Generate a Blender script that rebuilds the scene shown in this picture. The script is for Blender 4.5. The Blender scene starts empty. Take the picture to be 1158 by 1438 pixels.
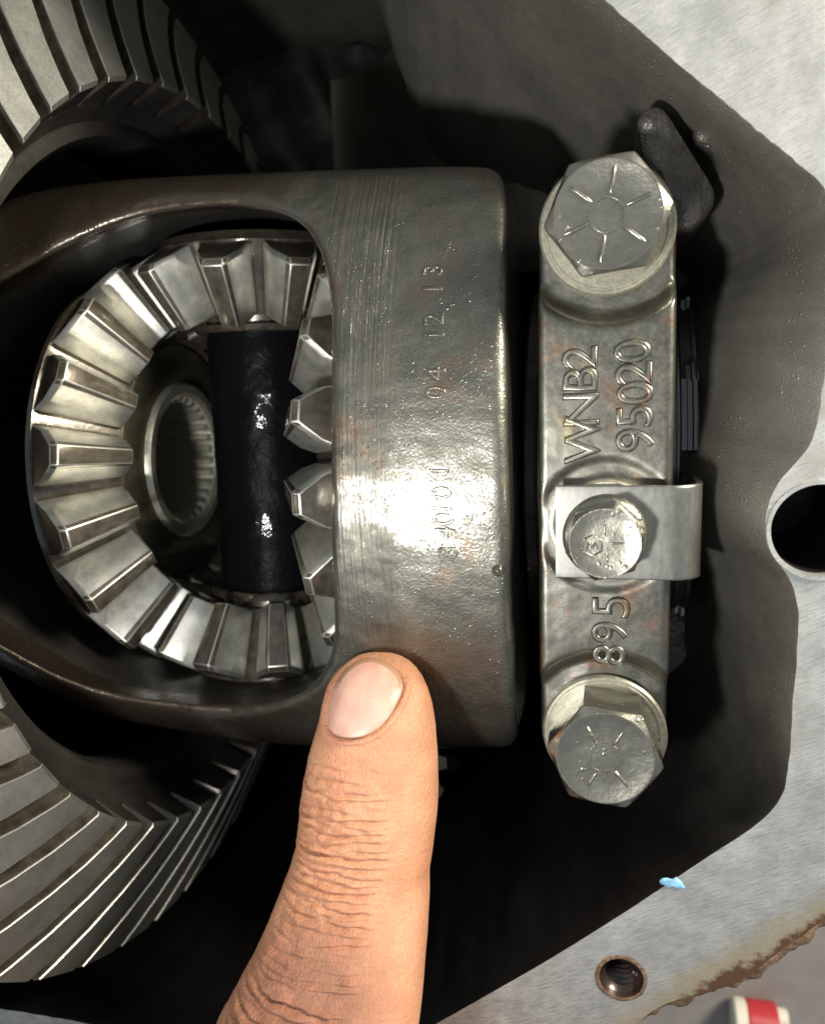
import bpy, bmesh, math, random
from mathutils import Vector, Matrix, noise
from mathutils.geometry import tessellate_polygon
random.seed(7)
PI = math.pi
# ------------------------------------------------------------------ units and camera
S = 0.000125                       # one drawing unit is an eighth of a millimetre
F, D0, CX, CY = 1163.0, 1150.0, 579.0, 719.0
mz = Vector((850 - CX, 520 - CY, F)).normalized()          # bolt direction seen by the camera
my = Vector((788 - CX, 7800 - CY, F)); my = (my - mz * my.dot(mz)).normalized()
wz, wy = -mz, -my
wx = wy.cross(wz)
cam_right = Vector((wx[0], wy[0], wz[0])); cam_down = Vector((wx[1], wy[1], wz[1])); cam_fwd = Vector((wx[2], wy[2], wz[2]))
CAM = Vector((0, 0, D0))
def P(u, v, z):                    # photo pixel -> point on the plane at height z (drawing units)
    d = cam_right * (u - CX) + cam_down * (v - CY) + cam_fwd * F
    return CAM + d * ((z - D0) / d.z)

scene = bpy.context.scene
COL = scene.collection
cd = bpy.data.cameras.new('camera'); cam = bpy.data.objects.new('camera', cd); COL.objects.link(cam)
M = Matrix.Identity(4)
for i, a in enumerate((cam_right, -cam_down, -cam_fwd)):
    for j in range(3): M[j][i] = a[j]
M.translation = CAM * S
cam.matrix_world = M
cd.sensor_fit = 'HORIZONTAL'; cd.sensor_width = 36.0; cd.lens = F / 1158 * 36
cd.clip_start = 0.005; cd.clip_end = 20
cd.dof.use_dof = True; cd.dof.focus_distance = 1180 * S; cd.dof.aperture_fstop = 26
scene.camera = cam
# ------------------------------------------------------------------ light
w = bpy.data.worlds.new('World'); scene.world = w; w.use_nodes = True
bg = w.node_tree.nodes['Background']; bg.inputs[0].default_value = (0.80, 0.90, 1.0, 1); bg.inputs[1].default_value = 0.27
def area(name, loc, target, size, power, col):
    l = bpy.data.lights.new(name, 'AREA'); l.shape = 'DISK'; l.size = size * S; l.energy = power; l.color = col
    o = bpy.data.objects.new(name, l); COL.objects.link(o)
    o.location = Vector(loc) * S
    o.rotation_euler = (Vector(target) - Vector(loc)).to_track_quat('-Z', 'Y').to_euler()
    return o
torch = area('torch_light', (-520, -470, 1350), (-270, 230, -100), 170, 0.165, (1.0, 0.985, 0.955)); torch.data.spread = math.radians(112)
area('work_light', (2600, 1800, 1050), (0, 100, 0), 1300, 4.3, (1.0, 0.93, 0.78))
scene.view_settings.view_transform = 'Standard'; scene.view_settings.look = 'None'
scene.view_settings.exposure = 0.22; scene.view_settings.gamma = 1.0

# ------------------------------------------------------------------ materials
class NT:
    def __init__(s, name):
        s.m = bpy.data.materials.new(name); s.m.use_nodes = True
        s.t = s.m.node_tree; s.b = s.t.nodes['Principled BSDF']
        g = s.n('ShaderNodeNewGeometry'); v = s.n('ShaderNodeVectorMath', operation='SCALE'); v.inputs['Scale'].default_value = 1000.0
        s.l(g.outputs['Position'], v.inputs[0]); s.pos = v.outputs[0]; s.geo = g
        s.nrm = None
    def n(s, t, **k):
        x = s.t.nodes.new(t)
        for a, b in k.items(): setattr(x, a, b)
        return x
    def l(s, a, b): s.t.links.new(a, b)
    def map(s, scale=(1, 1, 1), rot=(0, 0, 0)):
        m = s.n('ShaderNodeMapping'); m.inputs['Rotation'].default_value = rot; s.l(s.pos, m.inputs[0])
        k = s.n('ShaderNodeMapping'); k.inputs['Scale'].default_value = scale; s.l(m.outputs[0], k.inputs[0]); return k.outputs[0]
    def noise(s, scale, detail=4, rough=.6, stretch=None, rot=(0, 0, 0), dist=0):
        t = s.n('ShaderNodeTexNoise'); t.inputs['Scale'].default_value = scale; t.inputs['Detail'].default_value = detail
        t.inputs['Roughness'].default_value = rough; t.inputs['Distortion'].default_value = dist
        s.l(s.map(stretch, rot) if stretch else s.pos, t.inputs['Vector']); return t.outputs['Fac']
    def voro(s, scale, feature='F1', stretch=None):
        t = s.n('ShaderNodeTexVoronoi'); t.feature = feature; t.inputs['Scale'].default_value = scale
        s.l(s.map(stretch) if stretch else s.pos, t.inputs['Vector']); return t.outputs['Distance']
    def rng(s, f, a, b, c=0., d=1.):
        r = s.n('ShaderNodeMapRange'); r.inputs[1].default_value = a; r.inputs[2].default_value = b; r.inputs[3].default_value = c; r.inputs[4].default_value = d
        s.l(f, r.inputs[0]); return r.outputs[0]
    def math(s, op, a, b):
        m = s.n('ShaderNodeMath', operation=op)
        for i, x in enumerate((a, b)):
            if isinstance(x, (int, float)): m.inputs[i].default_value = x
            else: s.l(x, m.inputs[i])
        return m.outputs[0]
    def mix(s, f, a, b):
        m = s.n('ShaderNodeMix', data_type='RGBA')
        if isinstance(f, (int, float)): m.inputs[0].default_value = f
        else: s.l(f, m.inputs[0])
        for i, x in ((6, a), (7, b)):
            if isinstance(x, tuple): m.inputs[i].default_value = (*x, 1)
            else: s.l(x, m.inputs[i])
        return m.outputs[2]
    def bump(s, f, strength, dist_mm):
        b = s.n('ShaderNodeBump'); b.inputs['Distance'].default_value = dist_mm / 1000
        if isinstance(strength, (int, float)): b.inputs['Strength'].default_value = strength
        else: s.l(strength, b.inputs['Strength'])
        s.l(f, b.inputs['Height'])
        if s.nrm: s.l(s.nrm, b.inputs['Normal'])
        s.nrm = b.outputs[0]; return b
    def drops(s, scale, mm):
        """scattered beads of oil standing on the film"""
        m = s.math('MULTIPLY', s.rng(s.voro(scale), .26, .0), s.rng(s.noise(.12, 3), .46, .60))
        s.bump(m, .8, mm)
    def fin(s, col=None, rough=None, metal=None, coat=None, coat_rough=.08, spec=None):
        def put(k, x):
            if x is None: return
            i = s.b.inputs[k]
            if isinstance(x, tuple): i.default_value = (*x, 1)
            elif isinstance(x, (int, float)): i.default_value = x
            else: s.l(x, i)
        put('Base Color', col); put('Roughness', rough); put('Metallic', metal); put('Coat Weight', coat); put('Coat Roughness', coat_rough)
        put('Specular IOR Level', spec)
        if s.nrm:
            s.l(s.nrm, s.b.inputs['Normal']); s.l(s.nrm, s.b.inputs['Coat Normal'])
        return s.m
MAT = {}
# oily cast steel of the case
t = NT('oily_cast_steel')
g1 = t.noise(2.2, 5, .65); g2 = t.noise(.2, 4); pos = t.n('ShaderNodeSeparateXYZ'); t.l(t.pos, pos.inputs[0])
streak = t.noise(1.0, 5, .6, stretch=(1.5, .035, .035)); ground = t.rng(t.math('ADD', pos.outputs[0], t.math('MULTIPLY', t.noise(.35, 3), 3.5)), -33.0, -35.5); ground = t.math('MULTIPLY', ground, t.rng(pos.outputs[0], -54., -49.))
col = t.mix(t.rng(g2, .35, .7), (.118, .115, .094), (.175, .170, .140))
col = t.mix(t.math('MULTIPLY', t.rng(t.noise(.10, 5, .7), .54, .68), .6), col, (.15, .078, .040))
col = t.mix(t.math('MULTIPLY', t.rng(pos.outputs[0], -56., -72.), .8), col, (.075, .052, .034))  # shade on the left arms is mixed into the colour
t.bump(t.math('MULTIPLY', streak, ground), .85, .32)
t.bump(t.math('MULTIPLY', t.noise(2.0, 3, .5), t.math('SUBTRACT', 1.0, ground)), .55, .13)
t.bump(t.noise(5, 3, .6), .35, .03); t.bump(t.noise(.12, 2), .4, .8); t.bump(t.noise(.8, 3), .4, .16); t.drops(1.3, .16)
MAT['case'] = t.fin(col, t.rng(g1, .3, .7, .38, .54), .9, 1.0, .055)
t = NT('oily_cast_cap')
g1 = t.noise(1.3, 5, .62); g2 = t.noise(.16, 4, .6)
col = t.mix(t.rng(g2, .35, .7), (.120, .117, .096), (.185, .180, .150))
col = t.mix(t.math('MULTIPLY', t.rng(t.noise(.10, 4, .7), .55, .66), .6), col, (.22, .105, .055))
col = t.mix(t.math('MULTIPLY', t.rng(t.noise(.13, 3, .6, rot=(0, 0, 2), stretch=(1, 1, 1)), .60, .70), .4), col, (.33, .26, .12))
t.bump(t.noise(2.4, 4, .65), .35, .06); t.bump(t.noise(5, 3), .35, .03)
MAT['cap'] = t.fin(col, t.rng(g1, .3, .7, .32, .46), .9, .9, .08)
t = NT('oily_steel_bolt')
g = t.noise(.5, 4); col = t.mix(t.rng(g, .35, .7), (.25, .24, .195), (.31, .30, .25))
t.bump(t.noise(.45, 3), .5, .22); t.drops(.7, .12); t.bump(t.noise(6, 2), .2, .015)
MAT['bolt'] = t.fin(col, .34, .95, 1.0, .04)
t = NT('dull_washer_steel')
g = t.noise(1.2, 5); col = t.mix(t.rng(g, .35, .7), (.27, .255, .195), (.40, .38, .295))
t.bump(t.noise(1.5, 4), .5, .08); MAT['washer'] = t.fin(col, .42, .7, .4, .15)
t = NT('bright_sheet_steel')
g = t.noise(1, 4, .6, stretch=(1.2, .5, 1)); col = t.mix(t.rng(g, .3, .7), (.225, .222, .20), (.27, .267, .245))
t.bump(g, .12, .03); MAT['tab'] = t.fin(col, t.rng(g, .3, .7, .34, .40), .85, .3, .1)
t = NT('worn_gear_steel')
g = t.noise(.22, 4, .65); h = t.noise(1.4, 4, .7)
col = t.mix(t.rng(g, .42, .60), (.60, .59, .53), (.43, .43, .39)); col = t.mix(t.math('MULTIPLY', t.rng(h, .55, .75), .5), col, (.26, .25, .23))
t.bump(h, .25, .03); MAT['gear'] = t.fin(col, t.rng(h, .3, .7, .36, .48), .92, .35, .1)
t = NT('lapped_ring_gear_steel')
g = t.noise(.15, 5, .65); h = t.noise(2.0, 4, .7)
col = t.mix(t.rng(g, .35, .68), (.54, .545, .50), (.37, .375, .34)); col = t.mix(t.math('MULTIPLY', t.rng(h, .55, .72), .35), col, (.25, .24, .21))
t.bump(h, .25, .04); MAT['ring'] = t.fin(col, t.rng(h, .3, .7, .38, .5), .92, .3, .12)
t = NT('brown_oiled_steel')
g = t.noise(.4, 4); col = t.mix(t.rng(g, .35, .7), (.10, .082, .060), (.20, .175, .135))
t.bump(t.noise(1.2, 4), .3, .08); MAT['land'] = t.fin(col, .25, .7, .9, .06)
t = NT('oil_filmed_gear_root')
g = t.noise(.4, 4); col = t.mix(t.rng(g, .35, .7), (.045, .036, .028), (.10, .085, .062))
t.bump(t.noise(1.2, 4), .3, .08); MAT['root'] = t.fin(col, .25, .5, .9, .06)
t = NT('olive_machined_steel')
g = t.noise(.6, 4); col = t.mix(t.rng(g, .35, .7), (.16, .15, .10), (.23, .215, .15)); t.bump(g, .2, .05)
MAT['hub'] = t.fin(col, .40, .85, .7, .08)
t = NT('spline_steel')
g = t.noise(.8, 4, .6, stretch=(.2, 1, 1)); col = t.mix(t.rng(g, .35, .7), (.50, .48, .38), (.70, .68, .57)); t.bump(g, .2, .04)
MAT['spline'] = t.fin(col, .36, .8, .6, .08)
t = NT('black_oiled_shaft')
def near(c, r):
    d = t.n('ShaderNodeVectorMath', operation='DISTANCE'); t.l(t.pos, d.inputs[0]); d.inputs[1].default_value = c * .125
    return t.rng(t.math('ADD', d.outputs['Value'], t.math('MULTIPLY', t.math('SUBTRACT', t.noise(.30, 5, .7), .5), r * 2.6)), r * .75, r * .55)
glint_spots = t.math('MAXIMUM', near(P(382, 572, -300), 6.5), near(P(372, 738, -300), 4.0))  # clear coat kept to two spots, placed to put reflections there
t.bump(t.noise(.22, 4, .65, dist=.8), .5, .7)
MAT['shaft'] = t.fin((.004, .004, .005), .35, .0, glint_spots, .06, .04)
t = NT('black_oily_shaded_casting')  # black oil of the cavity; also stands in for shade on some parts
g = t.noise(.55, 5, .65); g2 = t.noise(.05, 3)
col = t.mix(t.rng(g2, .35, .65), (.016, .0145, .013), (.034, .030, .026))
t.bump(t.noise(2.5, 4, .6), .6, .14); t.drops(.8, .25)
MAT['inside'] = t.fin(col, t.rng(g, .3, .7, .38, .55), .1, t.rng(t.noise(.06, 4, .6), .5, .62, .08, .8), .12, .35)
t = NT('damp_cast_aluminium')
g = t.noise(1.0, 5, .65); g2 = t.noise(.05, 4)
col = t.mix(t.rng(g2, .35, .65), (.19, .178, .150), (.28, .262, .222))
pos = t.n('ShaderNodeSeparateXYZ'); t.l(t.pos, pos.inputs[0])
low_dark = t.rng(t.math('ADD', pos.outputs[1], t.math('MULTIPLY', t.noise(.05, 3), 14.0)), -50.0, -76.0)  # darker toward low Y, with a noisy edge
col = t.mix(low_dark, col, (.018, .016, .015))
t.bump(t.noise(3.2, 3, .6), .9, .15); t.drops(.9, .22)
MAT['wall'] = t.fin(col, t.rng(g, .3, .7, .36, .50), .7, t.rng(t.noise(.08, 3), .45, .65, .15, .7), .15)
t = NT('wet_black_casting')
g = t.noise(1.1, 3, .6); t.bump(g, 1.0, .45); t.drops(.9, .3)
MAT['wet'] = t.fin((.075, .068, .058), .35, .4, t.rng(t.noise(.16, 3), .40, .55, .2, 1.0), .04)
t = NT('dark_bearing_steel')
g = t.noise(1.5, 4, .6, stretch=(4, .2, .2)); col = t.mix(t.rng(g, .3, .7), (.07, .072, .07), (.17, .17, .165)); t.bump(g, .4, .05)
MAT['bearing'] = t.fin(col, .3, .7, .8, .06)
# machined aluminium cover face
t = NT('machined_aluminium_face')
a = t.noise(1.2, 5, .7, stretch=(.25, 4, 1), rot=(0, 0, math.radians(-24))); b = t.noise(1.0, 5, .7, stretch=(.3, 5, 1), rot=(0, 0, math.radians(-52))); c = t.noise(.16, 6, .7); e = t.noise(2.6, 4, .7)
col = t.mix(t.rng(c, .36, .66), (.40, .405, .397), (.60, .60, .58))
col = t.mix(t.math('MULTIPLY', t.rng(a, .46, .66), .8), col, (.20, .20, .185)); col = t.mix(t.math('MULTIPLY', t.rng(b, .55, .72), .4), col, (.55, .55, .53))
col = t.mix(t.math('MULTIPLY', t.rng(e, .58, .72), .6), col, (.20, .185, .155))
col = t.mix(t.math('MULTIPLY', t.rng(t.noise(.045, 5, .75), .60, .72), .5), col, (.38, .31, .20))
p0, p1 = P(1158, 1290, 40), P(892, 1438, 40); ln = Vector((p1.y - p0.y, p0.x - p1.x, 0)).normalized(); ln = -ln if ln.y < 0 else ln
dt = t.n('ShaderNodeVectorMath', operation='DOT_PRODUCT'); dt.inputs[1].default_value = ln; t.l(t.pos, dt.inputs[0])
ed = t.math('ADD', t.math('SUBTRACT', dt.outputs['Value'], ln.dot(p0) * .125), t.math('MULTIPLY', t.math('SUBTRACT', t.noise(.25, 5, .7), .5), 7.0))
col = t.mix(t.math('MULTIPLY', t.rng(ed, 5.0, .5), .75), col, (.42, .33, .19)); col = t.mix(t.rng(ed, .6, -.5), col, (.15, .08, .045))
t.bump(a, .3, .05); t.bump(e, .35, .06)
MAT['flange'] = t.fin(col, t.rng(a, .3, .7, .34, .58), .55)
t = NT('rusty_sealer')
g = t.noise(.5, 5, .7); col = t.mix(t.rng(g, .35, .65), (.10, .048, .022), (.24, .165, .10)); col = t.mix(t.math('MULTIPLY', t.rng(t.noise(.3, 4), .55, .7), .8), col, (.10, .08, .06)); t.bump(t.noise(1.2, 5), .8, .5)
MAT['rust'] = t.fin(col, .6)
t = NT('threaded_dark_steel'); t.bump(t.noise(2, 3), .4, .06); MAT['thread'] = t.fin((.07, .045, .038), .28, .6, .7, .08)
t = NT('grey_concrete'); g = t.noise(.03, 6, .65); MAT['ground'] = t.fin(t.mix(t.rng(g, .35, .65), (.27, .245, .235), (.36, .33, .315)), .85)
t = NT('red_plastic'); t.bump(t.noise(1, 2), .1, .05); MAT['red'] = t.fin((.50, .035, .045), .4)
t = NT('white_plastic'); t.bump(t.noise(1, 2), .1, .05); MAT['white'] = t.fin((.75, .72, .62), .5)
t = NT('blue_paint_flake'); t.bump(t.noise(2, 3), .6, .2); MAT['blue'] = t.fin(t.mix(t.noise(1.5, 2), (.10, .36, .62), (.35, .60, .78)), .5)
t = NT('oil_drop'); MAT['drop'] = t.fin((.05, .045, .03), .04, 0, 1, .02)
# skin
t = NT('skin')
g = t.noise(.13, 4, .6); h = t.noise(1.4, 5, .65); pos = t.n('ShaderNodeSeparateXYZ'); t.l(t.pos, pos.inputs[0])
col = t.mix(t.rng(g, .35, .65), (.40, .180, .095), (.50, .255, .147))
kd = t.n('ShaderNodeVectorMath', operation='DISTANCE'); t.l(t.pos, kd.inputs[0]); kd.inputs[1].default_value = P(388, 1440, 330) * .125
knuck = t.rng(t.math('ADD', kd.outputs['Value'], t.math('MULTIPLY', t.math('SUBTRACT', t.noise(.3, 3), .5), 5.0)), 19.0, 11.0)
col = t.mix(t.math('MULTIPLY', knuck, .8), col, (.20, .092, .058))
col = t.mix(t.math('MULTIPLY', t.rng(h, .50, .72), .45), col, (.38, .15, .085))
col = t.mix(t.math('MULTIPLY', t.rng(t.noise(.28, 4, .6), .5, .7), .45), col, (.50, .20, .13))
t.bump(t.noise(3.0, 4, .7), .6, .16); t.bump(t.voro(1.7, 'F1', (1.35, .8, 1)), .55, .20); t.bump(t.noise(.9, 4, .65, stretch=(.5, 2.4, 1)), .6, .30)
m = t.fin(col, .52, 0, None, spec=.4)
t.b.inputs['Subsurface Weight'].default_value = .25; t.b.inputs['Subsurface Radius'].default_value = (1, .35, .18); t.b.inputs['Subsurface Scale'].default_value = .0012
MAT['skin'] = m
t = NT('fingernail')
g = t.noise(.25, 3); col = t.mix(t.rng(g, .35, .65), (.46, .245, .185), (.53, .32, .25)); t.bump(t.noise(1.2, 2, .5, stretch=(2, .25, 1)), .25, .04)
t.bump(t.noise(.5, 3), .3, .1)
m = t.fin(col, .48, 0, .1, .3); t.b.inputs['Subsurface Weight'].default_value = .2; t.b.inputs['Subsurface Scale'].default_value = .0008; MAT['nail'] = m
t = NT('grime_under_nail'); MAT['grime'] = t.fin((.32, .17, .09), .6)

# ------------------------------------------------------------------ mesh helpers
def mesh(name, verts, faces, mat, smooth=40, scale=S, origin=None):
    me = bpy.data.meshes.new(name)
    o = origin or Vector((0, 0, 0))
    me.from_pydata([tuple((Vector(v) - o) * scale) for v in verts], [], faces)
    me.validate(); me.update()
    bm = bmesh.new(); bm.from_mesh(me); bmesh.ops.recalc_face_normals(bm, faces=bm.faces); bm.to_mesh(me); bm.free()
    me.polygons.foreach_set('use_smooth', [True] * len(me.polygons))
    if smooth < 180: me.set_sharp_from_angle(angle=math.radians(smooth))
    me.materials.append(MAT[mat]); return me
def soften(me, w_, ang=25):
    bm = bmesh.new(); bm.from_mesh(me)
    es = [e for e in bm.edges if len(e.link_faces) == 2 and e.calc_face_angle(0) > math.radians(ang)]
    bmesh.ops.bevel(bm, geom=es, offset=w_ * S, segments=2, profile=.5, affect='EDGES', clamp_overlap=True)
    bm.to_mesh(me); bm.free()
    me.polygons.foreach_set('use_smooth', [True] * len(me.polygons)); me.set_sharp_from_angle(angle=math.radians(45))
def add(name, me, parent=None, matrix=None):
    o = bpy.data.objects.new(name, me); COL.objects.link(o)
    if parent: o.parent = parent
    if matrix is not None: o.matrix_local = matrix
    return o
def tag(o, label, cat, group=None, kind=None):
    o['label'] = label
    if cat: o['category'] = cat
    if group: o['group'] = group
    if kind: o['kind'] = kind
    return o
def thing(name, loc, label, cat, group=None, rot=None):
    o = bpy.data.objects.new(name, None); COL.objects.link(o); o.empty_display_size = .005
    m = rot.to_4x4() if rot else Matrix.Identity(4)
    m.translation = Vector(loc) * S; o.matrix_local = m
    return tag(o, label, cat, group)
def part(name, verts, faces, mat, parent=None, smooth=40, base=None):
    """verts in drawing units, world space unless the parent is rotated; base = parent's location"""
    return add(name, mesh(name, verts, faces, mat, smooth, S, base), parent)
def strip(loops, closed=True):
    """list of equal-length loops -> verts, quad faces"""
    n = len(loops[0]); v = [p for L in loops for p in L]; f = []
    for i in range(len(loops) - 1):
        for j in range(n if closed else n - 1):
            k = (j + 1) % n
            f.append((i * n + j, i * n + k, (i + 1) * n + k, (i + 1) * n + j))
    return v, f
def lathe(profile, seg, axis='Z', cap0=False, cap1=False):
    """profile = [(r, h)]"""
    loops = []
    for r, h in profile:
        L = []
        for k in range(seg):
            a = 2 * PI * k / seg
            L.append((r * math.cos(a), r * math.sin(a), h))
        loops.append(L)
    v, f = strip(loops)
    if cap0: f.append(tuple(range(seg - 1, -1, -1)))
    if cap1: f.append(tuple((len(profile) - 1) * seg + k for k in range(seg)))
    if axis == 'X': v = [(h, x, y) for x, y, h in v]
    return v, f
def move(v, o): return [(a[0] + o[0], a[1] + o[1], a[2] + o[2]) for a in v]
def box(x0, x1, y0, y1, z0, z1):
    v = [(x, y, z) for x in (x0, x1) for y in (y0, y1) for z in (z0, z1)]
    return v, [(0, 1, 3, 2), (4, 6, 7, 5), (0, 4, 5, 1), (2, 3, 7, 6), (0, 2, 6, 4), (1, 5, 7, 3)]
def chaikin(p, k=2, closed=True):
    for _ in range(k):
        q = []; n = len(p)
        for i in range(n if closed else n - 1):
            a, b = p[i], p[(i + 1) % n]
            q.append((a[0] * .75 + b[0] * .25, a[1] * .75 + b[1] * .25)); q.append((a[0] * .25 + b[0] * .75, a[1] * .25 + b[1] * .75))
        if not closed: q = [p[0]] + q + [p[-1]]
        p = q
    return p
def resample(p, n, closed=True):
    q = p + [p[0]] if closed else p
    d = [0]
    for a, b in zip(q, q[1:]): d.append(d[-1] + math.hypot(a[0] - b[0], a[1] - b[1]))
    out = []; i = 0
    for k in range(n):
        s = d[-1] * k / (n if closed else n - 1)
        while i < len(d) - 2 and d[i + 1] < s: i += 1
        t = (s - d[i]) / max(1e-9, d[i + 1] - d[i])
        out.append((q[i][0] + (q[i + 1][0] - q[i][0]) * t, q[i][1] + (q[i + 1][1] - q[i][1]) * t))
    return out
def sstep(a, b, x):
    t = min(1, max(0, (x - a) / (b - a))); return t * t * (3 - 2 * t)
def interp(tab, x):
    if x <= tab[0][0]: return tab[0][1:]
    for a, b in zip(tab, tab[1:]):
        if x <= b[0]:
            t = (x - a[0]) / (b[0] - a[0]); return tuple(p + (q - p) * t for p, q in zip(a[1:], b[1:]))
    return tab[-1][1:]
def fbm(x, y, z, o=3): return noise.fractal(Vector((x, y, z)), .6, 2.0, o)
AX_Y, AX_Z = -156.0, -400.0        # the axle line, parallel to X

# ------------------------------------------------------------------ ground
GZ = -1450
v, f = box(-6000, 6000, -6000, 6000, GZ - 40, GZ)
g = part('ground', v, f, 'ground'); g['kind'] = 'structure'

# ------------------------------------------------------------------ axle housing
ZF = 40
inner_px = [(850, 0), (930, 72), (1000, 130), (1075, 193), (1130, 236), (1156, 262), (1172, 300), (1176, 400), (1166, 480), (1153, 560), (1145, 612), (1120, 648), (1092, 676),
            (1076, 712), (1074, 748), (1086, 785), (1112, 815), (1121, 850), (1121, 900), (1115, 960), (1110, 1040), (1106, 1095), (1094, 1128), (1062, 1160), (980, 1212), (900, 1267),
            (780, 1343), (680, 1400), (610, 1440), (520, 1486), (430, 1495), (300, 1476), (130, 1438), (0, 1417), (-140, 1390), (-330, 1250), (-430, 900), (-430, 300), (-330, -180), (-150, -380),
            (200, -400), (500, -300), (700, -130)]
px = resample(chaikin(inner_px, 2), 620)
inner = [P(u, v, ZF) for u, v in px]
def rough_edge(L, a):
    out = []
    for p in L:
        e = fbm(p.x * .035, p.y * .035, 3) * a + fbm(p.x * .12, p.y * .12, 9) * a * .6
        out.append(Vector((p.x + e, p.y + e * .7, p.z)))
    return out
inner = rough_edge(inner, 1.6)
outer_px = [(1700, -500), (1700, 700), (1500, 1100), (1250, 1240), (1158, 1290), (1122, 1318), (1082, 1345), (1042, 1380), (985, 1396), (930, 1410), (892, 1438), (800, 1530), (600, 1640), (200, 1680), (-250, 1600),
            (-650, 1300), (-750, 500), (-650, -500), (0, -800), (900, -800)]
outer = rough_edge([P(u, v, ZF) for u, v in resample(chaikin(outer_px, 2), 1500)], 3.0)
big_c = P(1152, 745, ZF); small_c = P(872, 1374, ZF)
def circle(c, r, n, z=0): return [Vector((c.x + r * math.cos(2 * PI * k / n), c.y + r * math.sin(2 * PI * k / n), z)) for k in range(n)]
R_BIG, R_SM = 58, 27
h1 = circle(big_c, R_BIG + 7, 64, ZF); h2 = circle(small_c, R_SM + 5, 40, ZF)
housing = thing('axle_housing', (0, 0, GZ), 'open cast axle housing with machined bright flange and black oily inside', 'axle housing')
HB = Vector((0, 0, GZ))
polys = [outer, inner, h1, h2]
tris = tessellate_polygon(polys); fl = [p for q in polys for p in q]
part('cover_flange', fl, [tuple(t) for t in tris], 'flange', housing, 30, HB)
# chamfer of inner edge + thick rim of the flange
def offset(L, d, z):
    n = len(L); out = []
    for i in range(n):
        a, b = L[i - 16], L[(i + 16) % n]; t = Vector((b.x - a.x, b.y - a.y, 0)).normalized()
        out.append(Vector((L[i].x + sgn * t.y * d, L[i].y - sgn * t.x * d, z)))
    return out
area2 = sum(inner[i - 1].x * inner[i].y - inner[i].x * inner[i - 1].y for i in range(len(inner)))
sgn = 1 if area2 < 0 else -1      # so positive d goes into the cavity
levels = [(ZF, 0), (ZF - 5, 2.5), (ZF - 60, 10), (-90, 24), (-200, 42), (-320, 66), (-450, 105), (-580, 160), (-700, 190), (-900, 215), (-1340, 235)]
loops = []
for z, d in levels:
    L = offset(inner, 1, z); out = []
    for i, p in enumerate(L):
        q = inner[i]; k = sstep(-620, -250, q.x)             # steep behind the ring gear
        dd = d * k - 90 * (1 - k) * min(1, max(0, (ZF - 20 - z) / 200))
        bulge = math.exp(-((q.y + 40) / 260) ** 2) * sstep(120, 200, q.x) * 105 * math.sin(PI * min(1, max(0, (ZF - z) / 620)))
        nse = fbm(q.x * .012, q.y * .012, z * .012) * 9 * min(1, (ZF - z) / 80)
        out.append(Vector((q.x, q.y, 0)) + (Vector((p.x, p.y, 0)) - Vector((q.x, q.y, 0))) * (dd + bulge + nse) + Vector((0, 0, z)))
    loops.append(out)
v, f = strip(loops); n0 = len(inner)
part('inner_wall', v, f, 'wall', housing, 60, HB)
# floor of the cavity, undulating
L = loops[-1]; c = Vector((-380, -150, -1370)); fl = [[l.lerp(c, t) + Vector((0, 0, fbm(l.x * .006 + t * 3, l.y * .006, t * 4) * 18 - 20 * t)) for l in L[::2]] for t in (0, .15, .35, .6, .85, .98)]
v, f = strip(fl); f.append(tuple(5 * len(fl[0]) + k for k in range(len(fl[0])))); part('cavity_floor', v, f, 'inside', housing, 180, HB)
# outside skin down to the ground
def shrink(L, k, z):
    return [Vector((-100 + (p.x + 100) * k, -200 + (p.y + 200) * k, z)) for p in L]
v, f = strip([outer, shrink(outer, 1.0, ZF - 60), shrink(outer, .985, ZF - 130), shrink(outer, .97, -700), shrink(outer, .96, GZ)])
part('outer_skin', v, f, 'rust', housing, 50, HB)
# big plain hole with lip
v, f = lathe([(R_BIG + 7, ZF), (R_BIG + 6, ZF + 3), (R_BIG + 1, ZF + 3), (R_BIG, ZF - 2), (R_BIG, ZF - 300)], 64, cap1=True)
part('dowel_sleeve', move(v, (big_c.x, big_c.y, 0)), f, 'flange', housing, 40, HB)
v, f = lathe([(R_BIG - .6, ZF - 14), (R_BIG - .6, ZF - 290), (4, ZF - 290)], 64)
part('hole_shade_liner', move(v, (big_c.x, big_c.y, 0)), f, 'inside', housing, 40, HB)  # black liner puts the shade into the hole
# tapped hole: threads are real rings
prof = [(R_SM + 5, ZF), (R_SM + 2, ZF - 6)]
for k in range(14): prof += [(R_SM + 1, ZF - 8 - k * 11), (R_SM - 5, ZF - 13.5 - k * 11)]
prof += [(R_SM - 4, ZF - 170)]
v, f = lathe(prof, 48, cap1=True); part('tapped_hole', move(v, (small_c.x, small_c.y, 0)), f, 'thread', housing, 50, HB)
v, f = [], []
ring0 = [Vector((small_c.x + math.cos(a) * r, small_c.y + math.sin(a) * r, ZF + h)) for r, h in ((R_SM + 4.2, .6),) for a in [2 * PI * k / 60 for k in range(60)]]
ring1 = [Vector((small_c.x + math.cos(a) * (R_SM + 7 + 1 * fbm(math.cos(a) * 2, math.sin(a) * 2, 5)), small_c.y + math.sin(a) * (R_SM + 7 + 1 * fbm(math.cos(a) * 2, math.sin(a) * 2, 5)), ZF + 1.4)) for a in [2 * PI * k / 60 for k in range(60)]]
ring2 = [Vector((small_c.x + math.cos(a) * (R_SM + 10 + 2.5 * fbm(math.cos(a) * 1.5, math.sin(a) * 1.5, 1)), small_c.y + math.sin(a) * (R_SM + 10 + 2.5 * fbm(math.cos(a) * 1.5, math.sin(a) * 1.5, 1)), ZF + .3)) for a in [2 * PI * k / 60 for k in range(60)]]
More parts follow.
